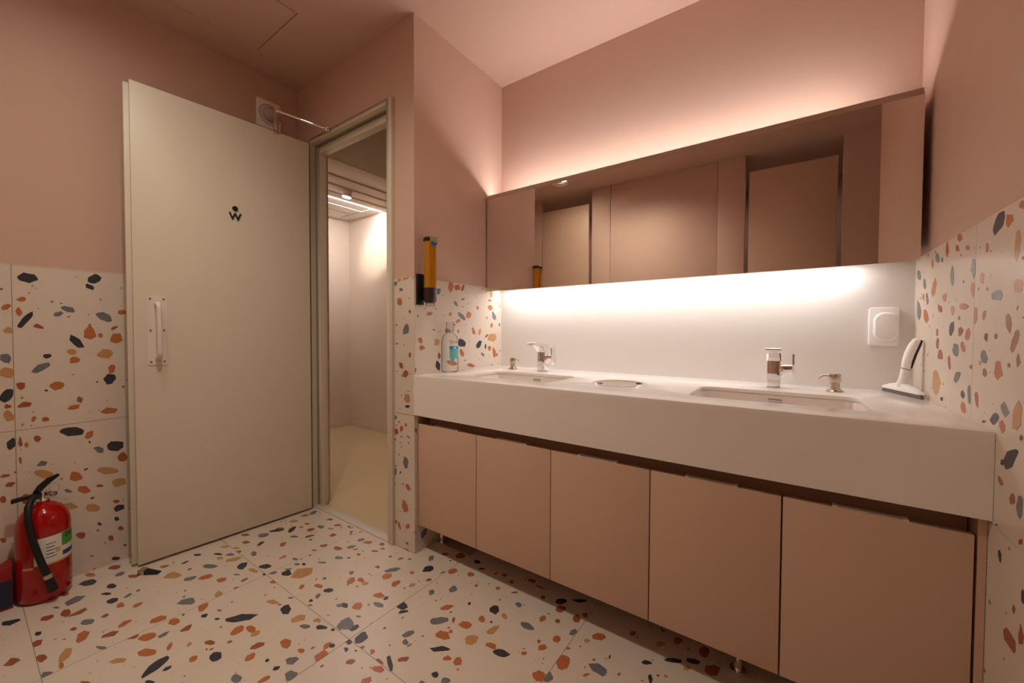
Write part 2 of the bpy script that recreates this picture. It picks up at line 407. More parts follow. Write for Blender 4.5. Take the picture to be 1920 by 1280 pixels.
# ------------------------------------------------------------------ terrazzo tiles and their chips
CHIPS = {
    'F': """
-2370 308 42 23 29 d; -2262 361 27 13 12 d; -2213 336 25 9 26 d; -2432 398 29 17 11 r; -2347 400 24 16 167 g; -2444 323 30 11 20 o;
-2278 430 25 13 21 r; -2138 340 23 17 23 d; -2257 259 33 25 133 g; -2345 239 24 13 172 r; -2130 385 18 10 132 g; -2138 416 11 7 175 g;
-2024 392 16 13 134 o; -2076 354 22 10 177 o; -2273 106 30 21 31 d; -2202 181 26 19 5 r; -2182 226 30 12 178 r; -2148 253 26 19 121 r;
-2054 263 24 15 14 g; -2045 307 13 10 5 g; -2258 209 15 5 24 g; -1862 412 27 21 67 o; -1935 339 19 16 118 o; -1799 444 25 14 2 o;
-1724 459 20 15 123 r; -1969 238 31 18 170 o; -2043 228 14 7 13 r; -1903 298 26 16 47 r; -1829 341 23 14 29 r; -1787 368 29 18 26 o;
-1753 402 18 14 72 g; -2112 154 15 9 13 d; -2050 145 25 14 0 r; -1946 146 26 13 2 r; -1899 192 39 13 161 t; -1849 266 22 6 23 g;
-1701 346 35 17 23 o; -1670 399 22 7 162 o; -1732 287 27 12 38 t; -1609 354 44 19 121 d; -1566 369 12 9 73 d; -1996 92 27 17 13 r;
-1838 148 21 13 19 g; -1852 180 21 6 0 o; -1547 427 16 12 1 o; -1498 473 24 16 3 d; -1349 477 24 12 0 g; -1582 483 24 9 20 r;
-1628 440 12 7 155 t; -1531 522 9 6 38 o; -1405 535 19 14 119 o; -1436 570 23 15 45 r; -1568 561 25 20 112 o; -1537 590 25 12 1 o;
-1502 589 16 14 38 t; -1626 591 49 23 52 d; -1748 518 13 10 14 d; -1691 539 10 5 27 d; -1811 532 26 18 167 o; -1896 506 35 20 28 g;
-1838 593 41 15 169 t; -1736 561 11 5 11 r; -1832 651 11 9 32 r; -1622 699 27 11 19 t; -1537 709 36 19 157 d; -1452 713 33 23 48 t;
-1387 747 17 12 19 t; -1394 706 23 12 17 g; -1343 738 25 10 26 d; -1298 754 10 6 17 d; -1292 776 21 9 154 g; -1369 630 28 17 171 o;
-1296 643 14 8 16 o; -1283 607 21 15 17 g; -1222 671 28 21 144 o; -1249 705 18 11 124 o; -1235 715 11 9 176 d; -1278 672 9 6 88 o;
-1225 578 25 17 172 g; -1292 564 11 9 11 d; -1347 561 8 6 0 d; -1278 526 17 10 69 o; -1549 322 17 6 28 d; -1704 211 19 4 32 r;
-2255 645 21 9 22 d; -2183 704 26 9 24 d; -2133 735 22 11 24 g; -2138 696 17 10 24 t; -2075 729 31 19 54 t; -2127 769 14 10 5 g;
-1987 732 32 19 152 d; -2102 645 34 17 27 g; -2225 590 17 10 115 d; -2149 529 42 26 19 t; -2265 528 20 12 31 r; -2146 586 12 8 168 r;
-2062 564 24 16 61 g; -2020 606 26 21 42 o; -1944 637 24 16 22 o; -1934 689 17 6 29 g; -1866 694 15 10 101 r; -2050 802 28 13 164 g;
-1900 786 33 17 35 d; -1907 744 31 11 13 t; -1767 817 27 19 171 d; -1821 786 24 12 35 g; -1795 837 18 7 40 g; -1712 859 48 40 11 t;
-1801 878 16 8 25 g; -1776 896 13 7 165 d; -1751 759 18 11 19 o; -1839 758 10 5 176 d; -1910 867 21 15 115 t; -1849 894 16 9 17 g;
-1721 951 23 7 28 g; -1695 1016 23 14 13 g; -1624 812 16 11 140 o; -1574 852 23 11 8 o; -1511 862 24 15 31 d; -1514 818 18 10 138 g;
-1510 789 10 8 164 d; -1593 750 13 5 29 g; -1586 707 10 5 17 o; -1487 773 10 4 31 r; -1395 838 15 10 179 g; -1773 1058 23 15 4 r;
-1851 1034 19 16 50 r; -1852 983 13 6 28 g; -2026 922 20 16 141 o; -2195 824 19 14 23 r; -2277 854 23 14 24 r; -2198 904 34 21 25 g;
-2193 968 39 17 51 d; -2140 1020 40 16 138 d; -2056 991 24 13 37 g; -2058 1077 21 17 15 r; -2044 1124 27 14 8 g; -1911 1114 19 17 7 r;
-1988 1188 21 13 17 r; -2083 1198 21 12 22 r; -2239 1187 27 18 126 g; -2243 1143 21 17 47 o; -2225 1073 25 17 27 t; -2135 1098 19 9 25 r;
-2206 989 24 9 30 r; -2127 1062 17 10 12 t; -2232 751 26 16 37 t; -2172 775 23 8 20 t; -2123 863 24 11 132 d; -1997 1037 24 12 71 r;
-1983 1144 18 11 19 t; -1957 1023 10 6 13 d; -1600 894 10 9 5 g; -1922 1213 14 9 172 r; -1823 1215 11 7 13 r; -1862 1187 15 7 111 d;
-1842 1172 12 9 158 t; -1750 1170 21 16 43 g; -1701 1176 25 13 35 o; -1732 1103 23 14 59 g; -1697 1103 12 8 43 o; -1631 1206 18 12 170 g;
-1594 1182 12 9 3 o; -1609 1147 19 8 31 r; -1644 1085 14 8 160 r; -1692 1022 31 17 32 g; -1656 1043 8 6 67 d; -1508 1161 8 7 37 d;
-1455 1180 13 10 51 o; -1419 1200 11 7 24 o; -1791 1124 6 4 13 r; -1291 1195 27 25 53 d; -1344 1263 27 14 129 g; -1417 1101 36 17 57 g;
-1398 1059 22 21 2 o; -1329 1136 14 12 134 o; -1487 1076 12 9 4 r; -1544 984 14 11 157 g; -1495 950 23 19 110 o; -1465 977 21 13 3 o;
-1430 975 15 14 49 t; -1327 1051 24 16 103 o; -1262 1080 17 13 81 t; -1233 1146 13 10 85 r; -1222 1216 15 6 80 g; -1191 1251 22 20 71 o;
-1115 1277 19 17 175 o; -1108 1162 24 18 118 g; -1164 1096 19 11 132 g; -1321 961 24 16 19 o; -1284 968 13 11 140 d; -1276 927 28 11 7 g;
-1379 849 21 11 175 d; -1335 874 24 19 164 o; -1284 845 10 5 27 g; -1201 978 27 19 169 d; -1168 958 20 10 48 d; -1284 797 36 22 159 g;
-1246 805 17 13 97 d; -1185 790 25 22 111 d; -1204 756 18 8 170 d; -1181 732 11 7 168 d; -1103 777 13 9 153 o; -1053 764 20 10 11 r;
-1030 746 19 13 18 o; -1017 780 36 10 149 d; -995 817 18 10 47 r; -1125 713 15 12 33 r; -1145 765 12 9 85 r; -1026 700 19 14 50 o;
-1069 894 22 13 68 g; -1046 866 16 11 162 g; -1025 864 9 5 80 o; -1027 1000 38 19 40 g; -986 1036 16 5 128 r; -1052 1070 24 14 50 o;
-1022 1059 6 4 30 r; -962 961 31 18 9 o; -955 989 10 8 156 o; -935 1042 26 18 28 o; -905 1098 17 12 130 o; -872 1002 24 22 78 t;
-839 1081 29 14 84 t; -846 1159 18 11 156 t; -896 1166 26 19 132 d; -838 1240 15 13 131 g; -867 1107 6 5 131 d; -997 1134 9 6 129 d;
-1045 1232 10 8 145 o; -963 1272 11 10 0 o; -891 1289 16 6 44 r; -928 914 35 13 38 d; -801 1023 22 13 5 o; -755 1017 31 17 18 d;
-884 901 17 10 30 o; -849 911 16 14 162 o; -871 834 12 10 160 d; -832 839 14 11 19 g; -750 1166 27 13 175 g; -725 1229 17 13 96 o;
-674 1251 11 9 104 r; -657 1116 17 12 71 o; -636 1175 17 13 75 o; -680 1131 10 7 115 o; -694 1060 11 8 61 o; -604 1236 20 10 80 g;
-587 1161 10 5 32 o; -574 1104 29 24 110 o; -522 1269 23 16 40 o; -548 1227 11 9 63 t; -471 1142 30 21 174 g; -497 1169 6 4 47 r;
-494 1103 13 6 50 o; -611 1014 22 18 74 o; -587 1027 21 17 97 g; -356 1255 18 10 37 d; -330 1204 17 7 109 d; -460 1209 10 3 96 d;
-412 1163 8 4 80 r; -1248 1358 27 24 172 r; -1313 1326 19 11 31 r; -1151 1365 20 14 176 d; -1101 1335 15 7 34 d; -1028 1347 12 7 97 r;
-992 1358 12 12 23 r; -940 1339 15 11 125 r; -872 1391 21 17 165 r; -823 1383 24 11 1 r; -715 1350 25 16 56 d; -661 1392 32 10 37 d;
-696 1313 20 17 67 r; -623 1304 22 13 110 r; -605 1337 14 10 103 r; -783 1331 12 9 113 r; -431 1351 15 11 80 r; -340 1358 18 12 59 t;
-296 1409 20 13 76 r; -289 1313 26 11 34 d; -247 1309 16 11 63 t; -213 1404 30 15 88 r; -182 1344 30 18 62 r; -339 1357 19 12 50 t;
-299 1407 17 11 82 r; -236 1348 21 12 32 d;
""",
    'L': """
176 1258 29 18 0 d; 364 1276 26 17 42 d; 347 1239 17 10 143 d; 283 1139 23 12 158 g; 255 1118 15 11 44 g; 388 1109 32 18 140 g;
168 1088 37 10 62 d; 160 1172 13 9 24 o; 122 1139 15 9 36 o; 153 1121 18 8 92 o; 203 1065 17 9 147 r; 128 1048 16 13 162 t;
345 1038 30 19 91 o; 377 1029 10 8 88 o; 421 1062 16 6 36 r; 428 1014 23 21 88 o; 447 1133 13 12 30 o; 303 1002 34 14 131 d;
290 960 14 12 130 t; 298 923 16 14 36 o; 391 947 24 22 165 t; 223 944 12 10 172 d; 118 941 20 14 105 g; 206 898 29 15 28 g;
121 885 22 18 109 t; 410 879 22 13 91 o; 404 832 26 20 107 d; 154 829 18 12 90 r; 247 821 20 16 23 o; 119 796 26 16 56 d;
311 753 14 10 98 r; 295 724 23 12 10 o; 163 754 21 11 8 r; 119 754 10 9 14 r; 401 692 28 16 1 o; 123 715 22 13 106 t;
184 694 13 8 86 o; 215 686 11 9 165 r; 285 622 40 20 161 d; 337 596 21 11 66 o; 192 612 13 10 107 r; 127 606 24 14 90 d;
164 594 12 6 96 o; 149 607 20 7 93 r; 419 529 30 23 159 d; 365 526 20 14 143 g; 441 473 22 16 108 r; 203 507 14 11 30 g;
392 425 44 16 157 t; 207 462 35 17 136 t; 295 427 24 18 114 o; 424 361 27 18 157 t; 317 364 27 17 140 o; 120 448 13 10 5 r;
109 484 12 7 1 r; 159 378 21 12 100 r; 103 395 14 8 99 r; 364 365 13 6 157 r; 271 372 15 7 135 g; 415 277 12 8 164 r;
424 244 19 18 153 d; 343 272 29 15 144 t; 273 308 28 13 143 t; 147 536 16 4 93 r; 324 449 8 4 25 d; 342 318 6 5 9 d;
304 168 18 12 111 r; 397 116 15 9 107 r; 428 149 12 8 123 r; 416 197 11 8 122 d; 362 195 9 6 118 d; 441 65 8 5 133 r;
410 18 14 8 156 d; 336 64 8 3 150 r; 101 236 11 7 116 r;
""",
    'P': """
-1573 521 7 5 21 d; -1495 424 25 21 101 g; -1569 364 21 10 86 g; -1533 367 10 4 58 d; -1478 307 19 13 140 o; -1500 210 28 24 114 o;
-1542 103 21 11 114 o; -1566 116 10 7 75 r; -1481 118 21 11 38 o; -1486 34 10 7 6 g; -1494 -3 24 10 12 g; -1575 298 7 5 74 d;
-1529 179 5 2 19 d; -1568 631 13 11 33 g; -1563 563 18 16 130 r; -1525 583 18 11 54 o; -1493 604 11 9 161 o; -1475 550 19 5 165 o;
-1539 1298 14 9 173 t; -1489 1304 27 9 10 t; -1564 1282 14 11 97 g; -1525 1250 16 10 1 g; -1538 1194 21 19 163 o; -1461 1144 10 8 138 r;
-1490 1060 30 21 45 g; -1559 1081 9 5 0 o; -1556 991 14 4 1 o; -1525 885 19 13 122 r; -1493 848 23 17 49 r; -1462 941 13 9 88 r;
-1484 731 24 23 158 t; -1482 694 18 8 8 d;
""",
    'S': """
1483 1282 30 18 96 o; 1530 1281 22 15 10 o; 1574 1283 21 11 70 r; 1391 1248 25 16 19 g; 1424 1231 6 3 6 d; 1521 1196 19 11 140 g;
1575 1224 17 7 15 g; 1697 1183 11 10 121 r; 1810 1191 24 16 171 o; 1804 1232 18 7 4 o; 1818 1267 18 15 80 t; 1569 1131 36 15 147 g;
1619 1143 24 20 7 o; 1537 1107 18 9 19 o; 1479 1139 14 10 4 o; 1335 1138 21 10 11 o; 1846 1142 29 18 123 g; 1822 1090 15 11 58 o;
1779 1131 13 7 40 t; 1662 1053 24 14 129 o; 1714 1051 20 11 71 t; 1834 1018 47 25 13 t; 1776 1026 18 6 39 d; 1564 991 33 21 170 d;
1709 977 31 17 38 d; 1767 965 17 8 91 d; 1803 955 17 14 138 o; 1847 928 37 15 100 o; 1569 937 25 14 132 o; 1742 920 20 9 149 g;
1640 866 32 11 170 o; 1277 1009 16 13 115 o; 1286 973 20 13 10 o; 1382 998 26 19 155 t; 1392 882 25 16 110 d; 1401 929 17 10 91 r;
1461 1054 27 11 177 g; 1239 869 17 15 47 o; 1826 857 10 4 175 g; 1365 1059 10 3 0 d; 1511 1086 7 4 1 d; 1899 1093 11 9 89 g;
1232 1093 8 5 2 o; 1875 914 11 9 94 g; 1538 1052 10 7 114 o; 1493 889 37 13 164 o;
""",
    'R': """
1254 1280 29 19 157 d; 1205 1274 21 14 16 o; 1155 1291 13 9 30 o; 1168 1218 29 12 95 t; 1143 1190 7 4 18 d; 1488 1295 21 10 16 o;
1505 1272 14 9 23 o; 1429 1259 14 6 14 o; 1585 1283 23 12 78 o; 1670 1271 23 14 36 g; 1627 1260 12 8 22 g; 1719 1261 14 11 33 o;
1311 1238 13 8 76 o; 1385 1202 27 18 75 g; 1537 1204 26 14 80 g; 1696 1187 27 25 135 o; 1871 1245 26 16 34 g; 1801 1209 25 14 50 g;
1811 1167 15 12 21 o; 1767 1158 23 12 57 g; 1861 1127 37 21 51 g; 1775 1104 32 21 29 o; 1594 1150 20 13 174 o; 1388 1155 21 11 81 o;
1252 1130 30 12 179 g; 1333 1173 15 12 59 t; 1159 1141 18 14 20 t; 1304 1148 8 5 13 o; 1632 1120 26 12 24 r; 1446 1117 33 9 4 o;
1525 1112 14 13 37 t; 1371 1092 21 18 114 o; 1317 1091 14 10 130 o; 1474 1089 7 5 8 g; 1195 1072 21 11 69 r; 1530 1063 23 20 138 d;
1462 1055 21 13 178 r; 1411 1049 17 15 156 o; 1442 1018 20 12 35 o; 1490 1007 27 16 17 g; 1302 1042 10 9 59 d; 1251 1044 7 6 10 g;
1166 1035 24 13 125 r; 1646 1020 18 14 78 r; 1619 988 27 14 178 r; 1653 1052 12 11 22 r; 1540 973 20 11 62 r; 1384 972 11 6 176 r;
1310 1000 21 17 1 g; 1303 964 12 10 175 r; 1233 973 28 20 36 o; 1475 940 27 13 155 g; 1651 906 41 38 172 t; 1389 907 27 11 86 g;
1432 901 14 11 11 d; 1424 869 19 14 20 o; 1343 901 20 10 70 r; 1297 858 11 3 169 d; 1246 872 24 11 158 d; 1199 901 20 15 7 g;
1146 893 29 20 100 t; 1208 864 15 12 6 o; 1165 812 35 16 144 d; 1202 793 8 6 150 d; 1127 859 7 6 156 r; 1594 866 11 6 0 d;
1149 1000 12 9 85 r; 1187 989 6 5 177 g; 1155 735 14 10 137 r; 1123 734 22 14 97 g; 1207 754 12 7 26 r; 1199 606 13 10 89 d;
1116 671 9 5 145 r; 1101 577 14 8 98 d; 1134 536 11 6 99 r; 1144 471 33 15 178 r; 1104 505 22 10 95 r;
""",
}
rng = random.Random(7)
MAP = dict(
    F=lambda u, v, w: (u, v, w),
    L=lambda u, v, w: (XL+TP+w, u, v),
    P=lambda u, v, w: (u, YD-TP-w, v),
    S=lambda u, v, w: (XS+TP+w, u, v),
    R=lambda u, v, w: (XR-TP-w, u, v),
)
PROUD = 0.0003

def chip_poly(a, b, ang):
    n = rng.choice((5, 6, 6, 7, 8))
    ph = rng.random()*6.28
    pts = []
    for k in range(n):
        t = ph+2*math.pi*(k+rng.uniform(-0.28, 0.28))/n
        s = rng.uniform(0.80, 1.16)
        x, y = a*s*math.cos(t), b*s*math.sin(t)
        pts.append((x*math.cos(ang)-y*math.sin(ang), x*math.sin(ang)+y*math.cos(ang)))
    # a little extra edge roughness
    out = []
    for i, p in enumerate(pts):
        q = pts[(i+1) % n]
        out.append(p)
        k = rng.uniform(0.35, 0.65)
        j = rng.uniform(-0.08, 0.12)*b
        mx, my = p[0]+(q[0]-p[0])*k, p[1]+(q[1]-p[1])*k
        l = math.hypot(mx, my) or 1
        out.append((mx+mx/l*j, my+my/l*j))
    return out

def clampp(p, r):
    return (min(max(p[0], r[0]), r[1]), min(max(p[1], r[2]), r[3]))

def add_chip(bm, f, poly, depth=0.0008):
    h = PROUD*rng.uniform(0.5, 1.5)
    top = [bm.verts.new(f(u, v, h)) for u, v in poly]
    bot = [bm.verts.new(f(u, v, h-depth)) for u, v in poly]
    bm.faces.new(top)
    n = len(poly)
    for i in range(n):
        bm.faces.new((top[i], bot[i], bot[(i+1) % n], top[(i+1) % n]))

def terrazzo(key, owner, us, vs, traced, hide, fill=130, specks=500, shape=None):
    """us, vs: joint positions; traced: rectangle(s) already covered; hide: test for areas that need no chips"""
    f = MAP[key]
    j = 0.0008
    tiles = []
    for u0, u1 in zip(us, us[1:]):
        for v0, v1 in zip(vs, vs[1:]):
            if hide((u0+u1)/2, (v0+v1)/2) == 'skip':
                continue
            bm = nb()
            r = (u0+j, u1-j, v0+j, v1-j)
            prism(bm, shape(r) if shape else [(r[0], r[2]), (r[1], r[2]), (r[1], r[3]), (r[0], r[3])], -TP*0.9, f)
            t = finish('tile', bm, 'tile', owner, recalc=True)
            tiles.append((r, t))
    occupied = []
    def find(u, v):
        for r, t in tiles:
            if r[0] <= u <= r[1] and r[2] <= v <= r[3]:
                return r, t
        best = min(tiles, key=lambda q: max(q[0][0]-u, u-q[0][1], 0)+max(q[0][2]-v, v-q[0][3], 0))
        return best
    for rec in CHIPS[key].replace('\n', ' ').split(';'):
        w = rec.split()
        if len(w) < 6:
            continue
        u, v, a, b, an = [float(q) for q in w[:5]]
        u, v, a, b = u/1000, v/1000, a/1000, b/1000
        if any((u-p)**2+(v-q)**2 < (0.45*max(a, c))**2 for p, q, c in occupied):
            continue
        r, t = find(u, v)
        poly = [clampp((u+x, v+y), r) for x, y in chip_poly(a*1.02, b*1.02, R(an))]
        bm = nb()
        c = f(u, v, 0)
        add_chip(bm, lambda p, q, h: tuple(m-n for m, n in zip(f(p, q, h), c)), poly)
        finish('stone_chip', bm, 'chip_'+w[5], t, loc=c, recalc=False)
        occupied.append((u, v, a))
    # chips where nothing was traced (out of the picture or behind things) and tiny grains everywhere
    groups = {k: nb() for k in 'dgort'}
    tu0, tu1, tv0, tv1 = us[0], us[-1], vs[0], vs[-1]
    n = 0
    for _ in range(fill*12):
        if n >= fill:
            break
        u, v = rng.uniform(tu0, tu1), rng.uniform(tv0, tv1)
        if traced(u, v) or hide(u, v):
            continue
        a = rng.choice((0.010, 0.014, 0.018, 0.022, 0.028))*rng.uniform(0.8, 1.2)
        if any((u-p)**2+(v-q)**2 < (a+s+0.012)**2 for p, q, s in occupied):
            continue
        r, t = find(u, v)
        add_chip(groups[rng.choice('ddgoorrtt')], f, [clampp((u+x, v+y), r) for x, y in chip_poly(a, a*rng.uniform(0.4, 0.8), rng.uniform(0, 3.1))])
        occupied.append((u, v, a))
        n += 1
    for _ in range(specks):
        u, v = rng.uniform(tu0, tu1), rng.uniform(tv0, tv1)
        if hide(u, v) or any((u-p)**2+(v-q)**2 < (s+0.004)**2 for p, q, s in occupied):
            continue
        a = rng.choice((0.0012, 0.0016, 0.002, 0.003, 0.0045, 0.006))
        r, t = find(u, v)
        add_chip(groups[rng.choice('ddggorrrt')], f, [clampp((u+x, v+y), r) for x, y in chip_poly(a, a*rng.uniform(0.4, 0.9), rng.uniform(0, 3.1))])
    for k, bm in groups.items():
        if len(bm.faces):
            finish('stone_grains', bm, 'chip_'+k, owner, recalc=False)['kind'] = 'stuff'
        else:
            bm.free()

def cross(o, a, b):
    return (a[0]-o[0])*(b[1]-o[1])-(a[1]-o[1])*(b[0]-o[0])
FP = [(-1.91, 0.06), (-0.08, 1.36), (-1.43, 1.42), (-2.29, 1.215), (-2.50, 0.46), (-2.53, 0.09)]
def in_floor(u, v):
    return all(cross(FP[i], FP[(i+1) % len(FP)], (u, v)) > 0 for i in range(len(FP)))
def floor_shape(r):
    # tiles at the doorway stop at the threshold; the one at the pier is notched round it
    u0, u1, v0, v1 = r
    if v0 < 1.23 < v1 and u0 < XS-0.05:
        if u1 < XS:
            return [(u0, v0), (u1, v0), (u1, 1.2315), (u0, 1.2315)]
        return [(u0, v0), (u1, v0), (u1, v1), (XS+TP, v1), (XS+TP, 1.2405), (-1.576, 1.2405), (-1.576, 1.2315), (u0, 1.2315)]
    return [(u0, v0), (u1, v0), (u1, v1), (u0, v1)]
def floor_hide(u, v):
    if v > 1.22 and u < -1.43:
        return True
    return False
terrazzo('F', floor, [-2.487]+JX+[1.25], [YB]+JY+[1.924], in_floor, lambda u, v: ('skip' if (v > 1.4 and u < -1.5) else floor_hide(u, v)), fill=260, specks=2600, shape=floor_shape)
terrazzo('L', wall_left, [-0.485, 0.137, 0.763, YD-0.006], [0.0, 0.655, ZT], lambda u, v: 0.09 < u < 0.46, lambda u, v: False, fill=90, specks=500)
terrazzo('P', wall_door, [-1.575, XS+TP], [0.0, 0.655, ZT], lambda u, v: True, lambda u, v: False, fill=0, specks=90)
terrazzo('S', wall_side, [YD-0.003, YM], [0.0, 0.655, ZT], lambda u, v: v > 0.84, lambda u, v: False, fill=20, specks=230)
terrazzo('R', wall_right, [0.86, 1.375, YM], [0.0, 0.655, ZT], lambda u, v: u > 1.1 and v > 0.46, lambda u, v: False, fill=40, specks=300)
bm = nb(); box(bm, XL+TP, XL+TP+0.0012, -0.485, YD-0.006, ZT, ZT+0.004)
finish('wainscot_trim', bm, 'frame', wall_left)
# left return of the doorway wall also carries tile
finish('threshold', boxes((-2.335, -1.58, 1.232, 1.283, -0.03, 0.006)), 'sill', floor, bevel=0.002)['label'] = 'pale stone strip under the doorway'

# ------------------------------------------------------------------ door frame
FX0, FX1, FZ = -2.338, -1.575, 2.173
FI0, FI1, FIZ = -2.316, -1.612, 2.146
trim_1 = finish('trim_1', boxes((FX0, FI0, 1.226, 1.307, 0.001, FZ), (FI1, FX1, 1.226, 1.307, 0.001, FZ), (FI0, FI1, 1.226, 1.307, FIZ, FZ)), 'frame', bevel=0.0015)
struct(trim_1, 'pale painted door frame with a stepped stop', 'door frame')
finish('door_stop_bead', boxes((FI0, FI0+0.034, 1.264, 1.3065, 0.001, FIZ), (FI1-0.034, FI1, 1.264, 1.3065, 0.001, FIZ), (FI0+0.034, FI1-0.034, 1.264, 1.3065, FIZ-0.052, FIZ)), 'frame', trim_1, bevel=0.0015)
finish('gasket', boxes((FI0, FI0+0.010, 1.256, 1.264, 0.001, FIZ), (FI0, FI1, 1.256, 1.264, FIZ-0.008, FIZ)), 'core', trim_1)

# ------------------------------------------------------------------ corridor beyond the doorway
CY, CX = 2.58, -4.05
o = finish('floor_corridor', boxes((CX-0.1, -1.56, 1.282, CY+0.1, -0.08, -0.002)), 'corfloor'); struct(o, 'smooth beige floor seen through the doorway', 'floor')
o = finish('wall_corridor_left', boxes((CX-0.1, CX, 1.35, CY+0.1, 0, 2.7)), 'corwall'); struct(o, 'beige wall at the left of the space beyond the doorway', 'wall')
finish('baseboard', boxes((CX, CX+0.008, 1.35, CY-0.008, 0, 0.05)), 'corwall', o)
o = finish('wall_corridor_far', boxes((CX, -1.56, CY, CY+0.1, 0, 2.7)), 'corwall'); struct(o, 'beige wall with a bright pool of light beyond the doorway', 'wall')
finish('baseboard', boxes((CX, -1.56, CY-0.008, CY, 0, 0.05)), 'corwall', o)
o = finish('wall_corridor_near', boxes((CX-0.1, -2.34, 1.312, 1.35, 0, 2.7)), 'corwall'); struct(o, 'corridor side of the doorway wall, hidden from the room', 'wall')
cc = finish('ceiling_corridor', boxes((CX, -1.56, 1.35, CY, 2.42, 2.5), (CX, -3.445, 1.35, CY, 2.278, 2.42)), 'corceil')
struct(cc, 'stepped corridor ceiling with slats seen through the doorway', 'ceiling')
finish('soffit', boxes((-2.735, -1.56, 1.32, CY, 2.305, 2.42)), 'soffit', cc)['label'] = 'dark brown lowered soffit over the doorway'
for x0, x1, z in ((-2.998, -2.737, 2.302), (-3.158, -2.998, 2.290), (-3.304, -3.158, 2.280), (-3.424, -3.304, 2.270)):
    finish('slat', boxes((x0, x1, 1.35, CY, z, 2.36)), 'slat', cc, bevel=0.003)
finish('led_strip', boxes((-3.436, -3.427, 1.36, CY-0.03, 2.272, 2.29)), 'ledcor', cc)['label'] = 'thin glowing light line'
for x in (-3.62, -3.80):
    finish('ceiling_batten', boxes((x-0.012, x+0.012, 1.36, CY-0.12, 2.270, 2.278)), 'corceil', cc)
finish('ceiling_batten', boxes((-3.99, -3.46, 2.44, 2.465, 2.270, 2.278)), 'corceil', cc)

# track spot lamp in the corridor
sp = Vector((-3.235, 2.03, 2.20)); aim = Vector((-3.52, 2.58, 1.93))
t = thing('track_spotlight', (-3.20, 2.02, 2.29), 'white cylindrical spot lamp glowing on the corridor ceiling', 'spotlight')
dirv = (aim-sp).normalized()
finish('stem', tube(nb(), [(0, 0, 0.005), (-0.004, 0.002, -0.02)], 0.012), 'pwhite', t)
q = Vector((-0.006, 0.004, -0.038))
dl = Vector((-0.10, -0.10, -0.9)).normalized()
finish('head', tube(nb(), [q-dl*0.030, q-dl*0.027, q+dl*0.022], [0.038, 0.042, 0.040], 24), 'pwhite', t)
finish('lens', tube(nb(), [q+dl*0.0222, q+dl*0.026], 0.036, 24), 'lenscor', t)
sl = bpy.data.lights.new('track_spot_light', 'SPOT'); sl.energy = SPOT_W; sl.spot_size = R(44); sl.spot_blend = 0.7; sl.shadow_soft_size = 0.02; sl.color = (1.0, 0.90, 0.80)
so = bpy.data.objects.new('track_spot_light', sl); COL.objects.link(so); so.parent = t
pos = q+dl*0.035
so.matrix_local = Matrix.Translation(pos) @ (aim-(Vector((-3.20, 2.02, 2.29))+pos)).to_track_quat('-Z', 'Y').to_matrix().to_4x4()

# ------------------------------------------------------------------ recessed ceiling lamps
for (x, y, lb), pw in zip(((-1.15, 0.33, 'round recessed ceiling lamp in front of the vanity'), (-1.76, 0.22, 'round recessed ceiling lamp nearer the left wall'), (-2.0, -0.80, 'unseen ceiling lamp added to brighten the stall nearer the left wall'), (-0.02, -0.80, 'unseen ceiling lamp added to brighten the stall behind the camera')), DOWN_W):  # last two are added so the stalls do not mirror as black
    t = thing('downlight', (x, y, ZC), lb, 'ceiling lamp', group='recessed ceiling lamps')
    finish('trim_ring', lathe(nb(), [(0.046, 0.0), (0.060, 0.0), (0.060, -0.004), (0.047, -0.006), (0.044, 0.0), (0.046, 0.0)], seg=40), 'white', t)
    finish('lens', lathe(nb(), [(0, -0.001), (0.044, -0.001), (0.044, -0.003), (0, -0.003)], seg=40), 'lens', t)
    li = bpy.data.lights.new('downlight_light', 'SPOT'); li.energy = pw; li.spot_size = R(148 if pw == DOWN_W[0] else 178); li.spot_blend = 1.0 if pw == DOWN_W[0] else 0.85; li.shadow_soft_size = 0.04; li.color = (1.0, 0.92, 0.77)
    lo = bpy.data.objects.new('downlight_light', li); COL.objects.link(lo); lo.parent = t; lo.location = (0, 0, -0.012)

t = thing('ceiling_detector', (-1.86, 0.10, ZC), 'flat white round detector on the ceiling, seen only in the mirror', 'detector')
finish('base', lathe(nb(), [(0, 0), (0.075, 0), (0.075, -0.012), (0.068, -0.018), (0, -0.018)], seg=36), 'white', t)
finish('cap', lathe(nb(), [(0.05, -0.018), (0.046, -0.03), (0.02, -0.034), (0, -0.034)], seg=30), 'white', t)

# ------------------------------------------------------------------ door leaf
hinge = Vector((-2.285, 1.204, 0)); free = Vector((-2.339, 0.450, 0))
u = (free-hinge).normalized()
rz = math.atan2(u.y, u.x)
d1 = thing('door_1', hinge, 'cream washroom door standing wide open against the left wall', 'door', rz, kind='structure')
DW, DZ0, DZ1 = 0.756, 0.012, 2.130
bpy.context.view_layer.update()
INV = (Matrix.Translation(hinge) @ Matrix.Rotation(rz, 4, 'Z')).inverted()
finish('leaf', boxes((0, 0.766, -0.047, -0.026, DZ0, DZ1-0.006)), 'door', d1, bevel=0.001)
finish('core', boxes((0, 0.741, -0.026, -0.018, DZ0+0.004, DZ1-0.012)), 'core', d1)
finish('face_panel', boxes((0, 0.749, -0.018, 0, DZ0, DZ1)), 'door', d1, bevel=0.0012)
hx = 0.672
hp = finish('handle_plate', prism(nb(), rrect(hx-0.034, hx+0.034, 0.895, 1.207, 0.006), 0.003, lambda a, b, c: (a, c, b)), 'pwhite', d1)
for sx in (-0.023, 0.023):
    for z in (0.910, 1.051, 1.192):
        finish('screw', tube(nb(), [(hx+sx, 0.003, z), (hx+sx, 0.0046, z)], 0.0042, 12), 'steel', hp)
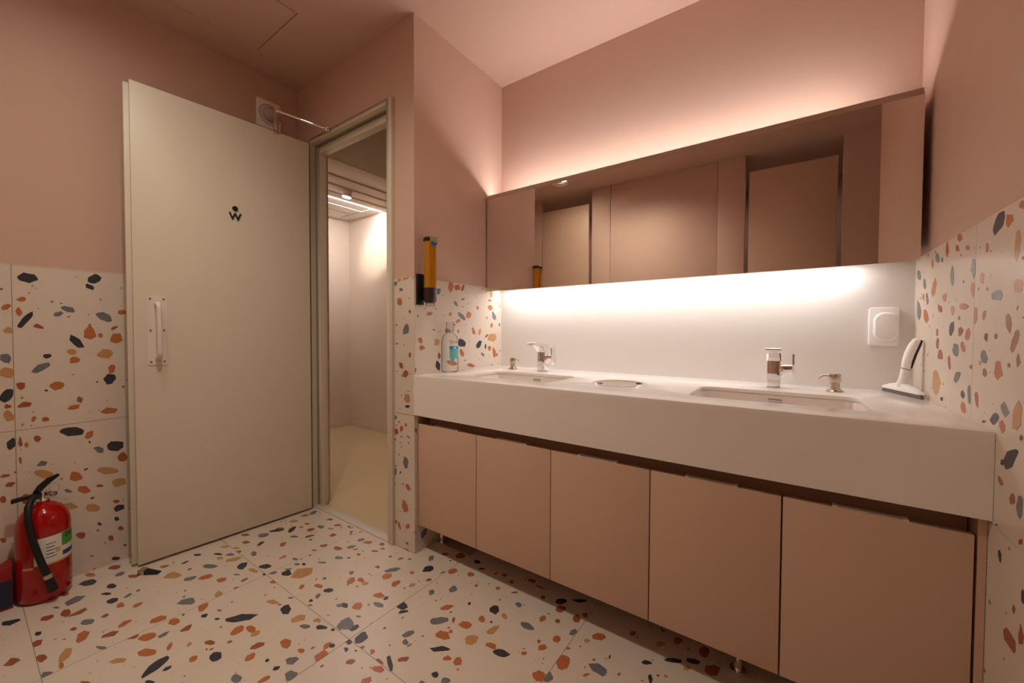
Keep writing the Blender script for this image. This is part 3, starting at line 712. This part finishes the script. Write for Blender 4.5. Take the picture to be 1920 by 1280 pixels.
pts = [(hx, 0.002, 1.170), (hx, 0.030, 1.170), (hx, 0.041, 1.166), (hx, 0.048, 1.157), (hx, 0.050, 1.145), (hx, 0.050, 0.955), (hx, 0.048, 0.943), (hx, 0.041, 0.934), (hx, 0.030, 0.930), (hx, 0.002, 0.930)]
finish('pull_handle', tube(nb(), pts, 0.0095, 18), 'pwhite', d1)['label'] = 'white tubular pull handle'
wx = 0.367
finish('letter', text_bm('W', 0.050, 0.0022, lambda a, b, c: (wx-a, 0.0022+c, 1.627+b), 0.0011), 'ink', d1)['label'] = 'black letter W'
finish('dot', tube(nb(), [(wx, 0, 1.669), (wx, 0.0044, 1.669)], 0.0125, 24), 'ink', d1)['label'] = 'black dot above the letter'
# door closer: bracket on the leaf, rod to the frame head
def L(x, y, z):
    return INV @ Vector((x, y, z))
bx = 0.172
finish('closer_bracket', boxes((bx-0.013, bx+0.013, 0.0, 0.004, 2.122, 2.235), (bx-0.013, bx+0.013, -0.020, 0.004, 2.1305, 2.136)), 'steel', d1, bevel=0.001)
p0 = INV @ Vector((-2.293, 1.032, 2.243)); p1 = L(-2.105, 1.212, 2.163)
arm = finish('closer_arm', tube(nb(), [p0, p0.lerp(p1, 0.5), p1], [0.009, 0.008, 0.007], 12), 'chrome', d1)
finish('pivot', tube(nb(), [p0+Vector((0, 0, -0.016)), p0+Vector((0, 0, 0.016))], 0.010, 16), 'chrome', arm)
finish('knob', lathe(nb(), [(0, -0.014), (0.012, -0.013), (0.016, -0.004), (0.016, 0.006), (0.010, 0.013), (0, 0.014)], p1, 20), 'chrome', arm)
pm = p0.lerp(p1, 0.48)
finish('adjusting_screw', tube(nb(), [pm, pm+Vector((0, 0, 0.014))], 0.004, 10), 'chrome', arm)

t = thing('door_stop', (-2.262, 0.463, 0.0), 'small metal wedge on the floor under the corner of the door', 'door stop', R(40))
finish('block', prism(nb(), [(-0.022, 0.0), (0.004, 0.0), (0.004, 0.020), (-0.016, 0.024), (-0.022, 0.020)], 0.026, lambda a, b, c: (a, c-0.013, b)), 'steel', t, bevel=0.001)
finish('wedge', prism(nb(), [(0.004, 0.0), (0.058, 0.0), (0.058, 0.003), (0.004, 0.018)], 0.022, lambda a, b, c: (a, c-0.011, b)), 'dark', t)
finish('rubber_pad', boxes((-0.0235, -0.021, -0.010, 0.010, 0.003, 0.018)), 'dark', t)

# ------------------------------------------------------------------ wall sensor above the door
t = thing('wall_sensor', (XL, 1.075, 2.215), 'white square plate with a round dome on the wall above the door', 'sensor')
f = lambda a, b, c: (c, a, b)
finish('plate', prism(nb(), rrect(-0.064, 0.064, 0.0, 0.158, 0.010), 0.012, f), 'white', t, bevel=0.002)
dm = finish('dome', lathe(nb(), [(0.042, 0), (0.040, 0.014), (0.031, 0.028), (0.016, 0.036), (0, 0.038)], seg=32), 'lensgrey', t)
dm.matrix_local = Matrix.Translation((0.012, 0.004, 0.080)) @ Matrix.Rotation(R(90), 4, 'Y')
for k, rr in enumerate((0.050, 0.057)):
    rg = finish('ring', lathe(nb(), [(rr-0.0015, 0), (rr-0.0015, 0.002), (rr+0.0015, 0.002), (rr+0.0015, 0)], seg=40), 'lensgrey', t)
    rg.matrix_local = Matrix.Translation((0.012, 0.004, 0.080)) @ Matrix.Rotation(R(90), 4, 'Y')
finish('screw', tube(nb(), [(0.011, -0.050, 0.080), (0.014, -0.050, 0.080)], 0.004, 10), 'chrome', t)

# ------------------------------------------------------------------ fire extinguisher
t = thing('fire_extinguisher', (-2.395, 0.195, 0), 'small red fire extinguisher on the floor beside the door', 'extinguisher', R(85))
RB = 0.073
prof = [(0, 0.006), (0.045, 0.0), (0.060, 0.002), (0.069, 0.012), (RB, 0.030), (RB, 0.285), (0.071, 0.305), (0.064, 0.330), (0.050, 0.352), (0.032, 0.366), (0.019, 0.372), (0.019, 0.382), (0, 0.382)]
finish('cylinder', lathe(nb(), prof, seg=48), 'red', t)
def band(bm, a0, a1, z0, z1, r, n=18, tilt=0.0):
    vs = []
    for k in range(n+1):
        a = R(a0+(a1-a0)*k/n)
        vs.append([bm.verts.new((r*math.sin(a), -r*math.cos(a), z)) for z in (z0, z1)])
    for p, q in zip(vs, vs[1:]):
        bm.faces.new((p[0], q[0], q[1], p[1]))
    return bm
lb = finish('paper_label', band(nb(), -20, 84, 0.152, 0.255, RB+0.0006), 'label', t)
finish('green_patch', band(nb(), 38, 84, 0.202, 0.254, RB+0.0010), 'green', lb)
ROUND = lambda a0, z0, r: (lambda a, b, c: ((r+c)*math.sin(R(a0)+a/r), -(r+c)*math.cos(R(a0)+a/r), z0+b))
finish('lettering', text_bm('DR', 0.026, 0.0002, ROUND(60, 0.239, RB+0.0014)), 'ink', lb)
finish('print_block', band(nb(), 40, 80, 0.164, 0.182, RB+0.0010), 'blueink', lb)
for k in range(5):
    finish('print_line', band(nb(), 4, 26-5*(k % 2), 0.174+0.013*k, 0.177+0.013*k, RB+0.0010, 6), 'ink' if k % 2 else 'blueink', lb)
finish('print_mark', band(nb(), 24, 34, 0.186, 0.204, RB+0.0010, 4), 'gold', lb)
finish('gold_line', band(nb(), 4, 92, 0.146, 0.151, RB+0.0007), 'gold', t)
finish('gold_print', band(nb(), -46, -22, 0.142, 0.150, RB+0.0007), 'gold', t)
finish('valve', tube(nb(), [(0, 0, 0.378), (0, 0, 0.392), (0, 0, 0.394), (0, 0, 0.420)], [0.017, 0.017, 0.013, 0.012], 18), 'chrome', t)
finish('lower_handle', prism(nb(), [(-0.078, 0.392), (-0.010, 0.402), (0.012, 0.402), (0.012, 0.412), (-0.012, 0.414), (-0.078, 0.407)], 0.022, lambda a, b, c: (a, c-0.011, b)), 'dark', t, bevel=0.002)
finish('squeeze_lever', prism(nb(), [(-0.026, 0.416), (-0.008, 0.414), (0.020, 0.446), (0.046, 0.470), (0.040, 0.476), (0.012, 0.466), (-0.014, 0.440)], 0.020, lambda a, b, c: (a, c-0.010, b)), 'dark', t, bevel=0.002)
finish('pull_pin', tube(nb(), [(0.030+0.013*math.cos(k*math.pi/9), -0.016, 0.428+0.017*math.sin(k*math.pi/9)) for k in range(18)], 0.0016, 8), 'chrome', t)
finish('gauge', tube(nb(), [(0.018, -0.008, 0.404), (0.030, -0.020, 0.404)], 0.011, 18), 'chrome', t)
hp = [(-0.012, -0.012, 0.405), (-0.026, -0.038, 0.404), (-0.036, -0.064, 0.382), (-0.036, -0.080, 0.330), (-0.028, -0.088, 0.270), (-0.014, -0.092, 0.200), (0.000, -0.092, 0.140), (0.008, -0.090, 0.110)]
finish('hose', tube(nb(), hp, 0.0105, 14), 'rubber', t)
finish('hose_clip', tube(nb(), [(0.006, -0.0905, 0.120), (0.010, -0.0895, 0.104)], 0.0135, 16), 'steel', t)
finish('nozzle', tube(nb(), [(0.009, -0.090, 0.106), (0.014, -0.089, 0.085), (0.021, -0.088, 0.050)], [0.011, 0.012, 0.015], 16), 'dark', t)

t = thing('carton', (-2.425, 0.050, 0), 'dark red and navy carton at the picture edge beside the extinguisher', 'carton')
finish('body', prism(nb(), [(-0.05, 0), (0.066, 0), (0.066, 0.165), (0.02, 0.135), (-0.05, 0.125)], 0.085, lambda a, b, c: (c-0.045, a, b)), 'redcard', t, bevel=0.002)
finish('navy_panel', boxes((0.0395, 0.0412, 0.012, 0.064, 0.010, 0.110)), 'navy', t)

# ------------------------------------------------------------------ vanity: cabinet
CF = 1.256
vc = thing('vanity_cabinet', (-0.54, CF, 0), 'long wall-hung vanity cabinet with five plain beige doors', 'cabinet')
def vb(x0, x1, y0, y1, z0, z1):
    return (x0+0.54, x1+0.54, y0-CF, y1-CF, z0, z1)
finish('body', boxes(vb(-1.404, 0.333, CF+0.020, 1.90, 0.140, 0.600), vb(-1.404, 0.333, CF+0.055, CF+0.070, 0.60, ZA)), 'cabin', vc)
seams = [-1.424, -1.066, -0.710, -0.353, -0.010, 0.333]
proto = None
for i, (a, b) in enumerate(zip(seams, seams[1:])):
    g = 0.0014 if i < 3 else 0.0020
    bm = boxes(vb(a+g, b-g, CF, CF+0.018, 0.136, 0.618))
    dr = finish('door', bm, 'cab', vc, bevel=0.0015)
    w = b-a
    finish('finger_pull', boxes(vb(a+w*0.30, b-w*0.30, CF+0.003, CF+0.020, 0.617, 0.6205), vb(a+w*0.30, a+w*0.33, CF+0.001, CF+0.020, 0.617, 0.6225), vb(b-w*0.33, b-w*0.30, CF+0.001, CF+0.020, 0.617, 0.6225)), 'pwhite', dr)
finish('end_panel', boxes(vb(XS+TP+0.001, -1.4255, CF-0.002, CF+0.30, 0.136, ZA-0.001)), 'cab', vc)
finish('end_panel', boxes(vb(0.336, 0.349, CF+0.002, CF+0.30, 0.136, ZA-0.001)), 'cab', vc)
for x in (-1.395, -0.115):
    finish('leg', tube(nb(), [Vector((x+0.54, 1.385-CF, 0.0003)), Vector((x+0.54, 1.385-CF, 0.012)), Vector((x+0.54, 1.385-CF, 0.0125)), Vector((x+0.54, 1.385-CF, 0.140))], [0.022, 0.022, 0.013, 0.013], 18), 'chrome', vc)

# ------------------------------------------------------------------ worktop with cut-outs
SINKS = ((-1.015, 1.508), (-0.045, 1.508))
SW, SD = 0.225, 0.140
RC = (-0.556, 1.535); RR = 0.100
X0, X1, Y0, Y1 = XS+TP+0.0006, XR-TP-0.0006, YC, YM-0.0065
wt = thing('worktop', ((X0+X1)/2, YC, 0.0), 'white solid-surface worktop with a deep front apron and two sink openings', 'worktop')
OX, OY = (X0+X1)/2, YC
bm = nb()
def loop(pts, z):
    vs = [bm.verts.new((x-OX, y-OY, z)) for x, y in pts]
    return [bm.edges.new((vs[i], vs[(i+1) % len(vs)])) for i in range(len(vs))]
es = loop([(X0, Y0), (X1, Y0), (X1, Y1), (X0, Y1)], ZK)
for cx, cy in SINKS:
    es += loop(rrect(cx-SW, cx+SW, cy-SD, cy+SD, 0.045, 8), ZK)
es += loop([(RC[0]+RR*math.cos(k*math.pi/24), RC[1]+RR*math.sin(k*math.pi/24)) for k in range(48)], ZK)
bmesh.ops.triangle_fill(bm, use_beauty=True, use_dissolve=False, edges=es)
r = bmesh.ops.extrude_face_region(bm, geom=list(bm.faces))
bmesh.ops.translate(bm, verts=[v for v in r['geom'] if isinstance(v, bmesh.types.BMVert)], vec=(0, 0, -0.012))
bmesh.ops.recalc_face_normals(bm, faces=bm.faces)
tops = [e for e in bm.edges if len(e.link_faces) == 2 and e.calc_face_angle(0) > R(30) and all(abs(v.co.z-ZK) < 1e-5 for v in e.verts)]
bmesh.ops.bevel(bm, geom=tops, offset=0.002, segments=2, profile=0.5, affect='EDGES', clamp_overlap=True)
finish('top_slab', bm, 'top', wt)
finish('apron', boxes((X0-OX, X1-OX, 0.0, 0.020, ZA, ZK-0.012)), 'top', wt)

def make_sink(cx, cy, label):
    s = thing('sink_basin', (cx, cy, ZK-0.012), label, 'sink', group='undermount basins')
    bm = nb()
    rings = []
    for w, d, r, z in ((SW+0.022, SD+0.022, 0.05, -0.0004), (SW+0.004, SD+0.004, 0.048, -0.0004), (SW, SD, 0.046, -0.006), (SW-0.006, SD-0.006, 0.046, -0.06), (SW-0.016, SD-0.014, 0.05, -0.105), (SW-0.05, SD-0.04, 0.05, -0.128), (0.06, 0.05, 0.03, -0.136), (0.024, 0.024, 0.0239, -0.138)):
        rings.append([bm.verts.new((x, y, z)) for x, y in rrect(-w, w, -d, d, r, 6)])
    for a, b in zip(rings, rings[1:]):
        n = len(a)
        for i in range(n):
            bm.faces.new((a[i], a[(i+1) % n], b[(i+1) % n], b[i]))
    bm.faces.new(rings[-1])
    finish('bowl', bm, 'basin', s, angle=60)
    finish('drain', lathe(nb(), [(0, -0.1345), (0.012, -0.1345), (0.022, -0.136), (0.024, -0.138)], seg=28), 'chrome', s)
    for k, wd in enumerate(('American', 'Standard')):
        finish('lettering', text_bm(wd, 0.0105, 0.0002, lambda a, b, c: (0.006+a, SD-0.0022-c, -0.0165-0.0095*k+b)), 'ink', s)
    return s
make_sink(*SINKS[0], 'white rectangular basin nearer the doorway, left of the steel ring')
make_sink(*SINKS[1], 'white rectangular basin nearer the squeegee, right of the steel ring')

t = thing('waste_chute_lid', (RC[0], RC[1], ZK), 'round brushed steel waste lid set into the worktop between the basins', 'waste lid')
finish('ring', lathe(nb(), [(RR-0.012, -0.02), (RR-0.012, 0.0005), (RR-0.006, 0.0022), (RR+0.004, 0.0018), (RR+0.006, 0.0002), (RR-0.0006, 0.0002), (RR-0.0006, -0.02), (RR-0.012, -0.02)], seg=64), 'chrome', t)
finish('flap', lathe(nb(), [(0, -0.003), (0.05, -0.0026), (RR-0.0135, -0.0008), (RR-0.0135, -0.006), (0, -0.008)], seg=64), 'steel', t)
for a in (35, 215):
    finish('hinge_tab', boxes((-0.010, 0.010, -0.006, 0.006, -0.003, 0.0012)), 'dark', t, bevel=0.001).matrix_local = Matrix.Translation((0.078*math.cos(R(a)), 0.078*math.sin(R(a)), 0.0)) @ Matrix.Rotation(R(a), 4, 'Z')

# ------------------------------------------------------------------ taps
def make_tap(loc, label):
    s = thing('mixer_tap', loc, label, 'tap', group='chrome mixer taps')
    w = 0.0215
    finish('column', boxes((-w, w, -0.024, 0.024, 0.0, 0.112)), 'chrome', s, bevel=0.0035, seg=3)
    pr = [(0.024, 0.100), (0.024, 0.140), (-0.030, 0.143), (-0.118, 0.150), (-0.124, 0.146), (-0.118, 0.133), (-0.060, 0.122), (-0.024, 0.098)]
    finish('spout', prism(nb(), pr, 0.048, lambda a, b, c: (c-0.024, a, b)), 'chrome', s, bevel=0.003, seg=3)
    finish('aerator', tube(nb(), [(0, -0.098, 0.140), (0, -0.1, 0.131)], 0.010, 16), 'dark', s)
    finish('side_arm', tube(nb(), [(w-0.004, 0, 0.062), (w+0.006, 0, 0.066), (w+0.018, 0, 0.070), (w+0.036, 0, 0.070)], [0.026, 0.021, 0.0175, 0.0175], 24), 'chrome', s)
    finish('lever', prism(nb(), [(-0.014, 0.036), (0.022, 0.036), (0.026, 0.044), (0.020, 0.122), (0.014, 0.128), (-0.020, 0.126), (-0.022, 0.118)], 0.008, lambda a, b, c: (w+0.034+c, a, b)), 'chrome', s, bevel=0.002, seg=2)
    finish('set_screw', tube(nb(), [(0.014, -0.0245, 0.050), (0.014, -0.0205, 0.050)], 0.003, 10), 'dark', s)
    return s
make_tap((-1.055, 1.782, ZK), 'chrome mixer tap with a side lever behind the basin nearer the doorway')
make_tap((-0.048, 1.782, ZK), 'chrome mixer tap with a side lever behind the basin nearer the squeegee')

def make_pump(loc, rzz, label):
    s = thing('soap_pump', loc, label, 'soap pump', rzz, group='countertop soap pumps')
    finish('flange', lathe(nb(), [(0, 0), (0.025, 0), (0.025, 0.003), (0.018, 0.008), (0.015, 0.012), (0, 0.012)], seg=28), 'steel', s)
    finish('neck', lathe(nb(), [(0, 0.010), (0.0135, 0.010), (0.0135, 0.034), (0, 0.034)], seg=24), 'steel', s)
    finish('head', lathe(nb(), [(0, 0.034), (0.0155, 0.034), (0.0165, 0.036), (0.0165, 0.060), (0.0155, 0.062), (0, 0.062)], seg=28), 'steel', s)
    finish('nozzle', tube(nb(), [(0.012, 0, 0.054), (0.030, 0, 0.055), (0.038, 0, 0.052), (0.046, 0, 0.043)], [0.004, 0.0038, 0.0036, 0.0034], 12), 'steel', s)
    return s
make_pump((-1.238, 1.765, ZK), R(-8), 'bronze-toned soap pump left of its tap near the doorway')
make_pump((0.130, 1.765, ZK), R(188), 'bronze-toned soap pump right of its tap near the squeegee')

# ------------------------------------------------------------------ outlet cover, squeegee
t = thing('outlet_cover', (0.271, YM-0.006, 1.005), 'white plastic outlet cover with raised rounded centre on the splash panel', 'outlet cover')
f = lambda a, b, c: (a, -c, b)
finish('plate', prism(nb(), rrect(-0.040, 0.040, 0.0, 0.137, 0.008), 0.014, f), 'white', t, bevel=0.003, seg=3)
finish('raised_cover', prism(nb(), rrect(-0.028, 0.036, 0.018, 0.119, 0.029, 10), 0.030, f), 'white', t, bevel=0.007, seg=3)
finish('latch', boxes((0.033, 0.041, -0.012, -0.004, 0.050, 0.066)), 'white', t, bevel=0.001)

t = thing('squeegee', (0.302, 1.800, ZK), 'white hand squeegee with grey rubber blade leaning against the right wall', 'squeegee')
A = Vector((0.272, 1.893, 0)); B = Vector((0.334, 1.705, 0))
ax = (B-A).normalized(); C0 = (A+B)/2-Vector((0.302, 1.800, 0)); nrm = Vector((ax.y, -ax.x, 0))   # nrm points to the room (-x)
HL = (B-A).length/2
def H3(a, n, z):
    return C0+ax*a+nrm*n+Vector((0, 0, z))
finish('rubber_blade', prism(nb(), [(-HL, 0.0005), (HL, 0.0005), (HL-0.004, 0.014), (-HL+0.004, 0.014)], 0.008, lambda a, b, c: tuple(H3(a, 0.004-c, b))), 'blade', t, bevel=0.001)
hd = [(-HL+0.003, 0.013), (HL-0.003, 0.013), (HL-0.012, 0.022), (HL-0.045, 0.032), (0.022, 0.038), (-0.022, 0.038), (-HL+0.045, 0.032), (-HL+0.012, 0.022)]
finish('head', prism(nb(), hd, 0.020, lambda a, b, c: tuple(H3(a, 0.010-c, b))), 'white', t, bevel=0.004, seg=2)
n0 = H3(0, 0, 0.030); n3 = Vector((0.3375, 1.788, 1.035))-Vector((0.302, 1.800, ZK))
sp = [n0, n0.lerp(n3, 0.2)+Vector((-0.004, 0, -0.004)), n0.lerp(n3, 0.36)+Vector((-0.004, 0, 0))]
finish('neck', tube(nb(), sp, [0.016, 0.0105, 0.012], 18), 'white', t)
g0 = sp[2]
gp = [g0, g0.lerp(n3, 0.02)] + [g0.lerp(n3, k)+Vector((-0.0045*math.sin(math.pi*k), 0, 0)) for k in (0.25, 0.5, 0.75, 0.93, 1.0)]
gr = finish('grip', tube(nb(), gp, [0.012, 0.0128, 0.0138, 0.0148, 0.0142, 0.0115, 0.004], 18), 'white', t)
finish('grip_ring', tube(nb(), [g0.lerp(n3, -0.006), g0.lerp(n3, 0.012)], 0.0132, 18), 'dark', gr)
finish('grip_strip', tube(nb(), [p+Vector((0.0095, -0.007, 0)) for p in gp[1:-1]], [0.003, 0.0055, 0.006, 0.0055, 0.003], 10), 'dark', gr)

# ------------------------------------------------------------------ amber tube dispenser on the side wall
t = thing('tube_dispenser', (XS+TP, 1.275, 1.170), 'amber tube dispenser with black base fixed to the wall left of the mirror', 'dispenser')
tc = Vector((0.048, 0.021))
finish('back_plate', boxes((0.0004, 0.012, -0.024, 0.016, 0.006, 0.150)), 'dark', t, bevel=0.002)
finish('bracket', boxes((0.010, tc.x, 0.004, 0.030, 0.030, 0.070)), 'dark', t, bevel=0.002)
finish('tube', lathe(nb(), [(0.0285, 0.080), (0.0285, 0.305), (0.0265, 0.305), (0.0265, 0.080), (0.0285, 0.080)], (tc.x, tc.y, 0), 36), 'amber', t)
finish('contents', lathe(nb(), [(0, 0.078), (0.0235, 0.078), (0.0235, 0.296), (0.018, 0.300), (0, 0.300)], (tc.x, tc.y, 0), 30), 'amber', t)
finish('holder', lathe(nb(), [(0, 0.014), (0.022, 0.014), (0.0275, 0.022), (0.0295, 0.030), (0.0295, 0.060), (0.0302, 0.062), (0.0302, 0.084), (0.0285, 0.084), (0, 0.082)], (tc.x, tc.y, 0), 36), 'smoke', t)
finish('outlet', lathe(nb(), [(0, -0.002), (0.017, -0.002), (0.021, 0.004), (0.021, 0.016), (0, 0.016)], (tc.x, tc.y, 0), 28), 'frost', t)
cap = finish('cap', lathe(nb(), [(0, 0.300), (0.031, 0.300), (0.0325, 0.304), (0.0325, 0.312), (0.028, 0.318), (0, 0.320)], (tc.x, tc.y, 0), 36), 'dark', t)
da = R(-32)
def E3(a, b, c):
    e = Vector((math.cos(da), math.sin(da), 0)); s = Vector((-math.sin(da), math.cos(da), 0))
    p = Vector((tc.x, tc.y, 0))+e*(0.031+c)+s*(a+0.010)
    return (p.x, p.y, 0.286+b)
sh = [(-0.017, 0.030), (0.017, 0.030), (0.018, 0.006), (0.014, -0.006), (0.006, -0.013), (-0.006, -0.013), (-0.014, -0.006), (-0.018, 0.006)]
finish('emblem', prism(nb(), sh, 0.003, E3), 'sage', cap)
finish('emblem_picture', prism(nb(), [(0.94*a, b*0.9-0.001) for a, b in ((-0.016, 0.010), (-0.004, 0.014), (0.006, 0.004), (0.016, 0.008), (0.013, -0.005), (0.006, -0.011), (-0.006, -0.011), (-0.013, -0.005))], 0.0012, lambda a, b, c: E3(a, b, c+0.003)), 'blue', cap)

# ------------------------------------------------------------------ mouthwash bottle
t = thing('bottle', (-1.392, 1.436, ZK), 'clear plastic mouthwash bottle with a teal label at the end of the worktop', 'bottle', R(44))
aa, bb = 0.041, 0.027
pf = [(0.0, 0.004), (0.7, 0.0), (0.94, 0.004), (1.0, 0.014), (1.0, 0.028), (0.97, 0.034), (1.0, 0.040), (1.0, 0.150), (0.96, 0.168), (0.80, 0.184), (0.52, 0.194), (0.36, 0.200), (0.34, 0.210)]
finish('body', lathe(nb(), [(r*aa, z) for r, z in pf], seg=44, sx=1.0, sy=bb/aa), 'clear', t, angle=80)
finish('cap', lathe(nb(), [(0, 0.252), (0.0165, 0.252), (0.0185, 0.249), (0.0185, 0.212), (0.017, 0.206), (0, 0.206)], seg=32), 'frost', t)
finish('neck_ring', lathe(nb(), [(0.0145, 0.202), (0.0165, 0.203), (0.0165, 0.206), (0.0145, 0.206)], seg=30), 'clear', t)
def eb(bm, x0, x1, zf0, zf1, off, n=14):
    vs = []
    for k in range(n+1):
        x = x0+(x1-x0)*k/n
        tt = math.asin(max(-1, min(1, x/aa)))
        p = ((aa+off)*math.sin(tt), -(bb+off)*math.cos(tt))
        vs.append([bm.verts.new((p[0], p[1], z)) for z in (zf0(k/n), zf1(k/n))])
    for p, q in zip(vs, vs[1:]):
        bm.faces.new((p[0], q[0], q[1], p[1]))
    return bm
lb = finish('label', eb(nb(), -0.002, 0.0395, lambda k: 0.132, lambda k: 0.166-0.006*k, 0.0006), 'label', t)
finish('label_band', eb(nb(), -0.002, 0.0395, lambda k: 0.117, lambda k: 0.132, 0.0006), 'tealdk', lb)
finish('label_field', eb(nb(), -0.002, 0.0395, lambda k: 0.075-0.030*max(0, 1-abs(k-0.35)/0.35), lambda k: 0.117, 0.0006), 'teal', lb)
finish('label_flower', eb(nb(), 0.012, 0.022, lambda k: 0.090, lambda k: 0.100, 0.0011, 4), 'gold', lb)
finish('label_box', eb(nb(), 0.017, 0.029, lambda k: 0.119, lambda k: 0.129, 0.0011, 4), 'label', lb)
def EL(x0, z0):
    def g(a, b, c):
        x = x0+a
        tt = math.asin(max(-1, min(1, x/aa)))
        return ((aa+0.0010+c)*math.sin(tt), -(bb+0.0010+c)*math.cos(tt), z0+b)
    return g
finish('lettering', text_bm('가그린', 0.0135, 0.0001, EL(0.020, 0.150)), 'blueink', lb)

# ------------------------------------------------------------------ mirror with light strips
t = thing('wall_mirror', ((XS+XR)/2, YM, 1.28), 'long frameless wall mirror glowing along its top and bottom edges', 'mirror')
mx = (XS+XR)/2
def mb(x0, x1, y0, y1, z0, z1):
    return (x0-mx, x1-mx, y0-YM, y1-YM, z0-1.28, z1-1.28)
MX0, MX1 = -1.429, 0.334
finish('glass', boxes(mb(MX0, MX1, 1.774, 1.779, 1.281, 1.803)), 'mirror', t)['label'] = 'mirror glass'
finish('frame', boxes(mb(MX0, MX1, 1.7795, 1.786, 1.284, 1.814), mb(MX0, MX1, 1.786, 1.798, 1.290, 1.829)), 'taupe', t, bevel=0.0008)
finish('housing', boxes(mb(MX0+0.012, MX1-0.012, 1.798, YM-0.0065, 1.308, 1.8085)), 'taupe', t)
for z0, z1, yy in ((1.8085, 1.817, 1.814), (1.298, 1.308, 1.852)):  # unseen lips beside the strips, added to soften the glow on the wall
    finish('added_baffle', boxes(mb(-1.387, 0.202, yy-0.003, yy-0.0002, z0, z1), mb(-1.387, 0.202, yy+0.0142, yy+0.017, z0 if z0 > 1.5 else z0+0.003, z1)), 'pwhite', t)
finish('light_strip', boxes(mb(-1.385, 0.200, 1.814, 1.828, 1.809, 1.815)), 'ledup', t)['label'] = 'light strip on top of the mirror'
finish('light_strip', boxes(mb(-1.385, 0.200, 1.852, 1.866, 1.301, 1.3075)), 'leddn', t)['label'] = 'light strip under the mirror'
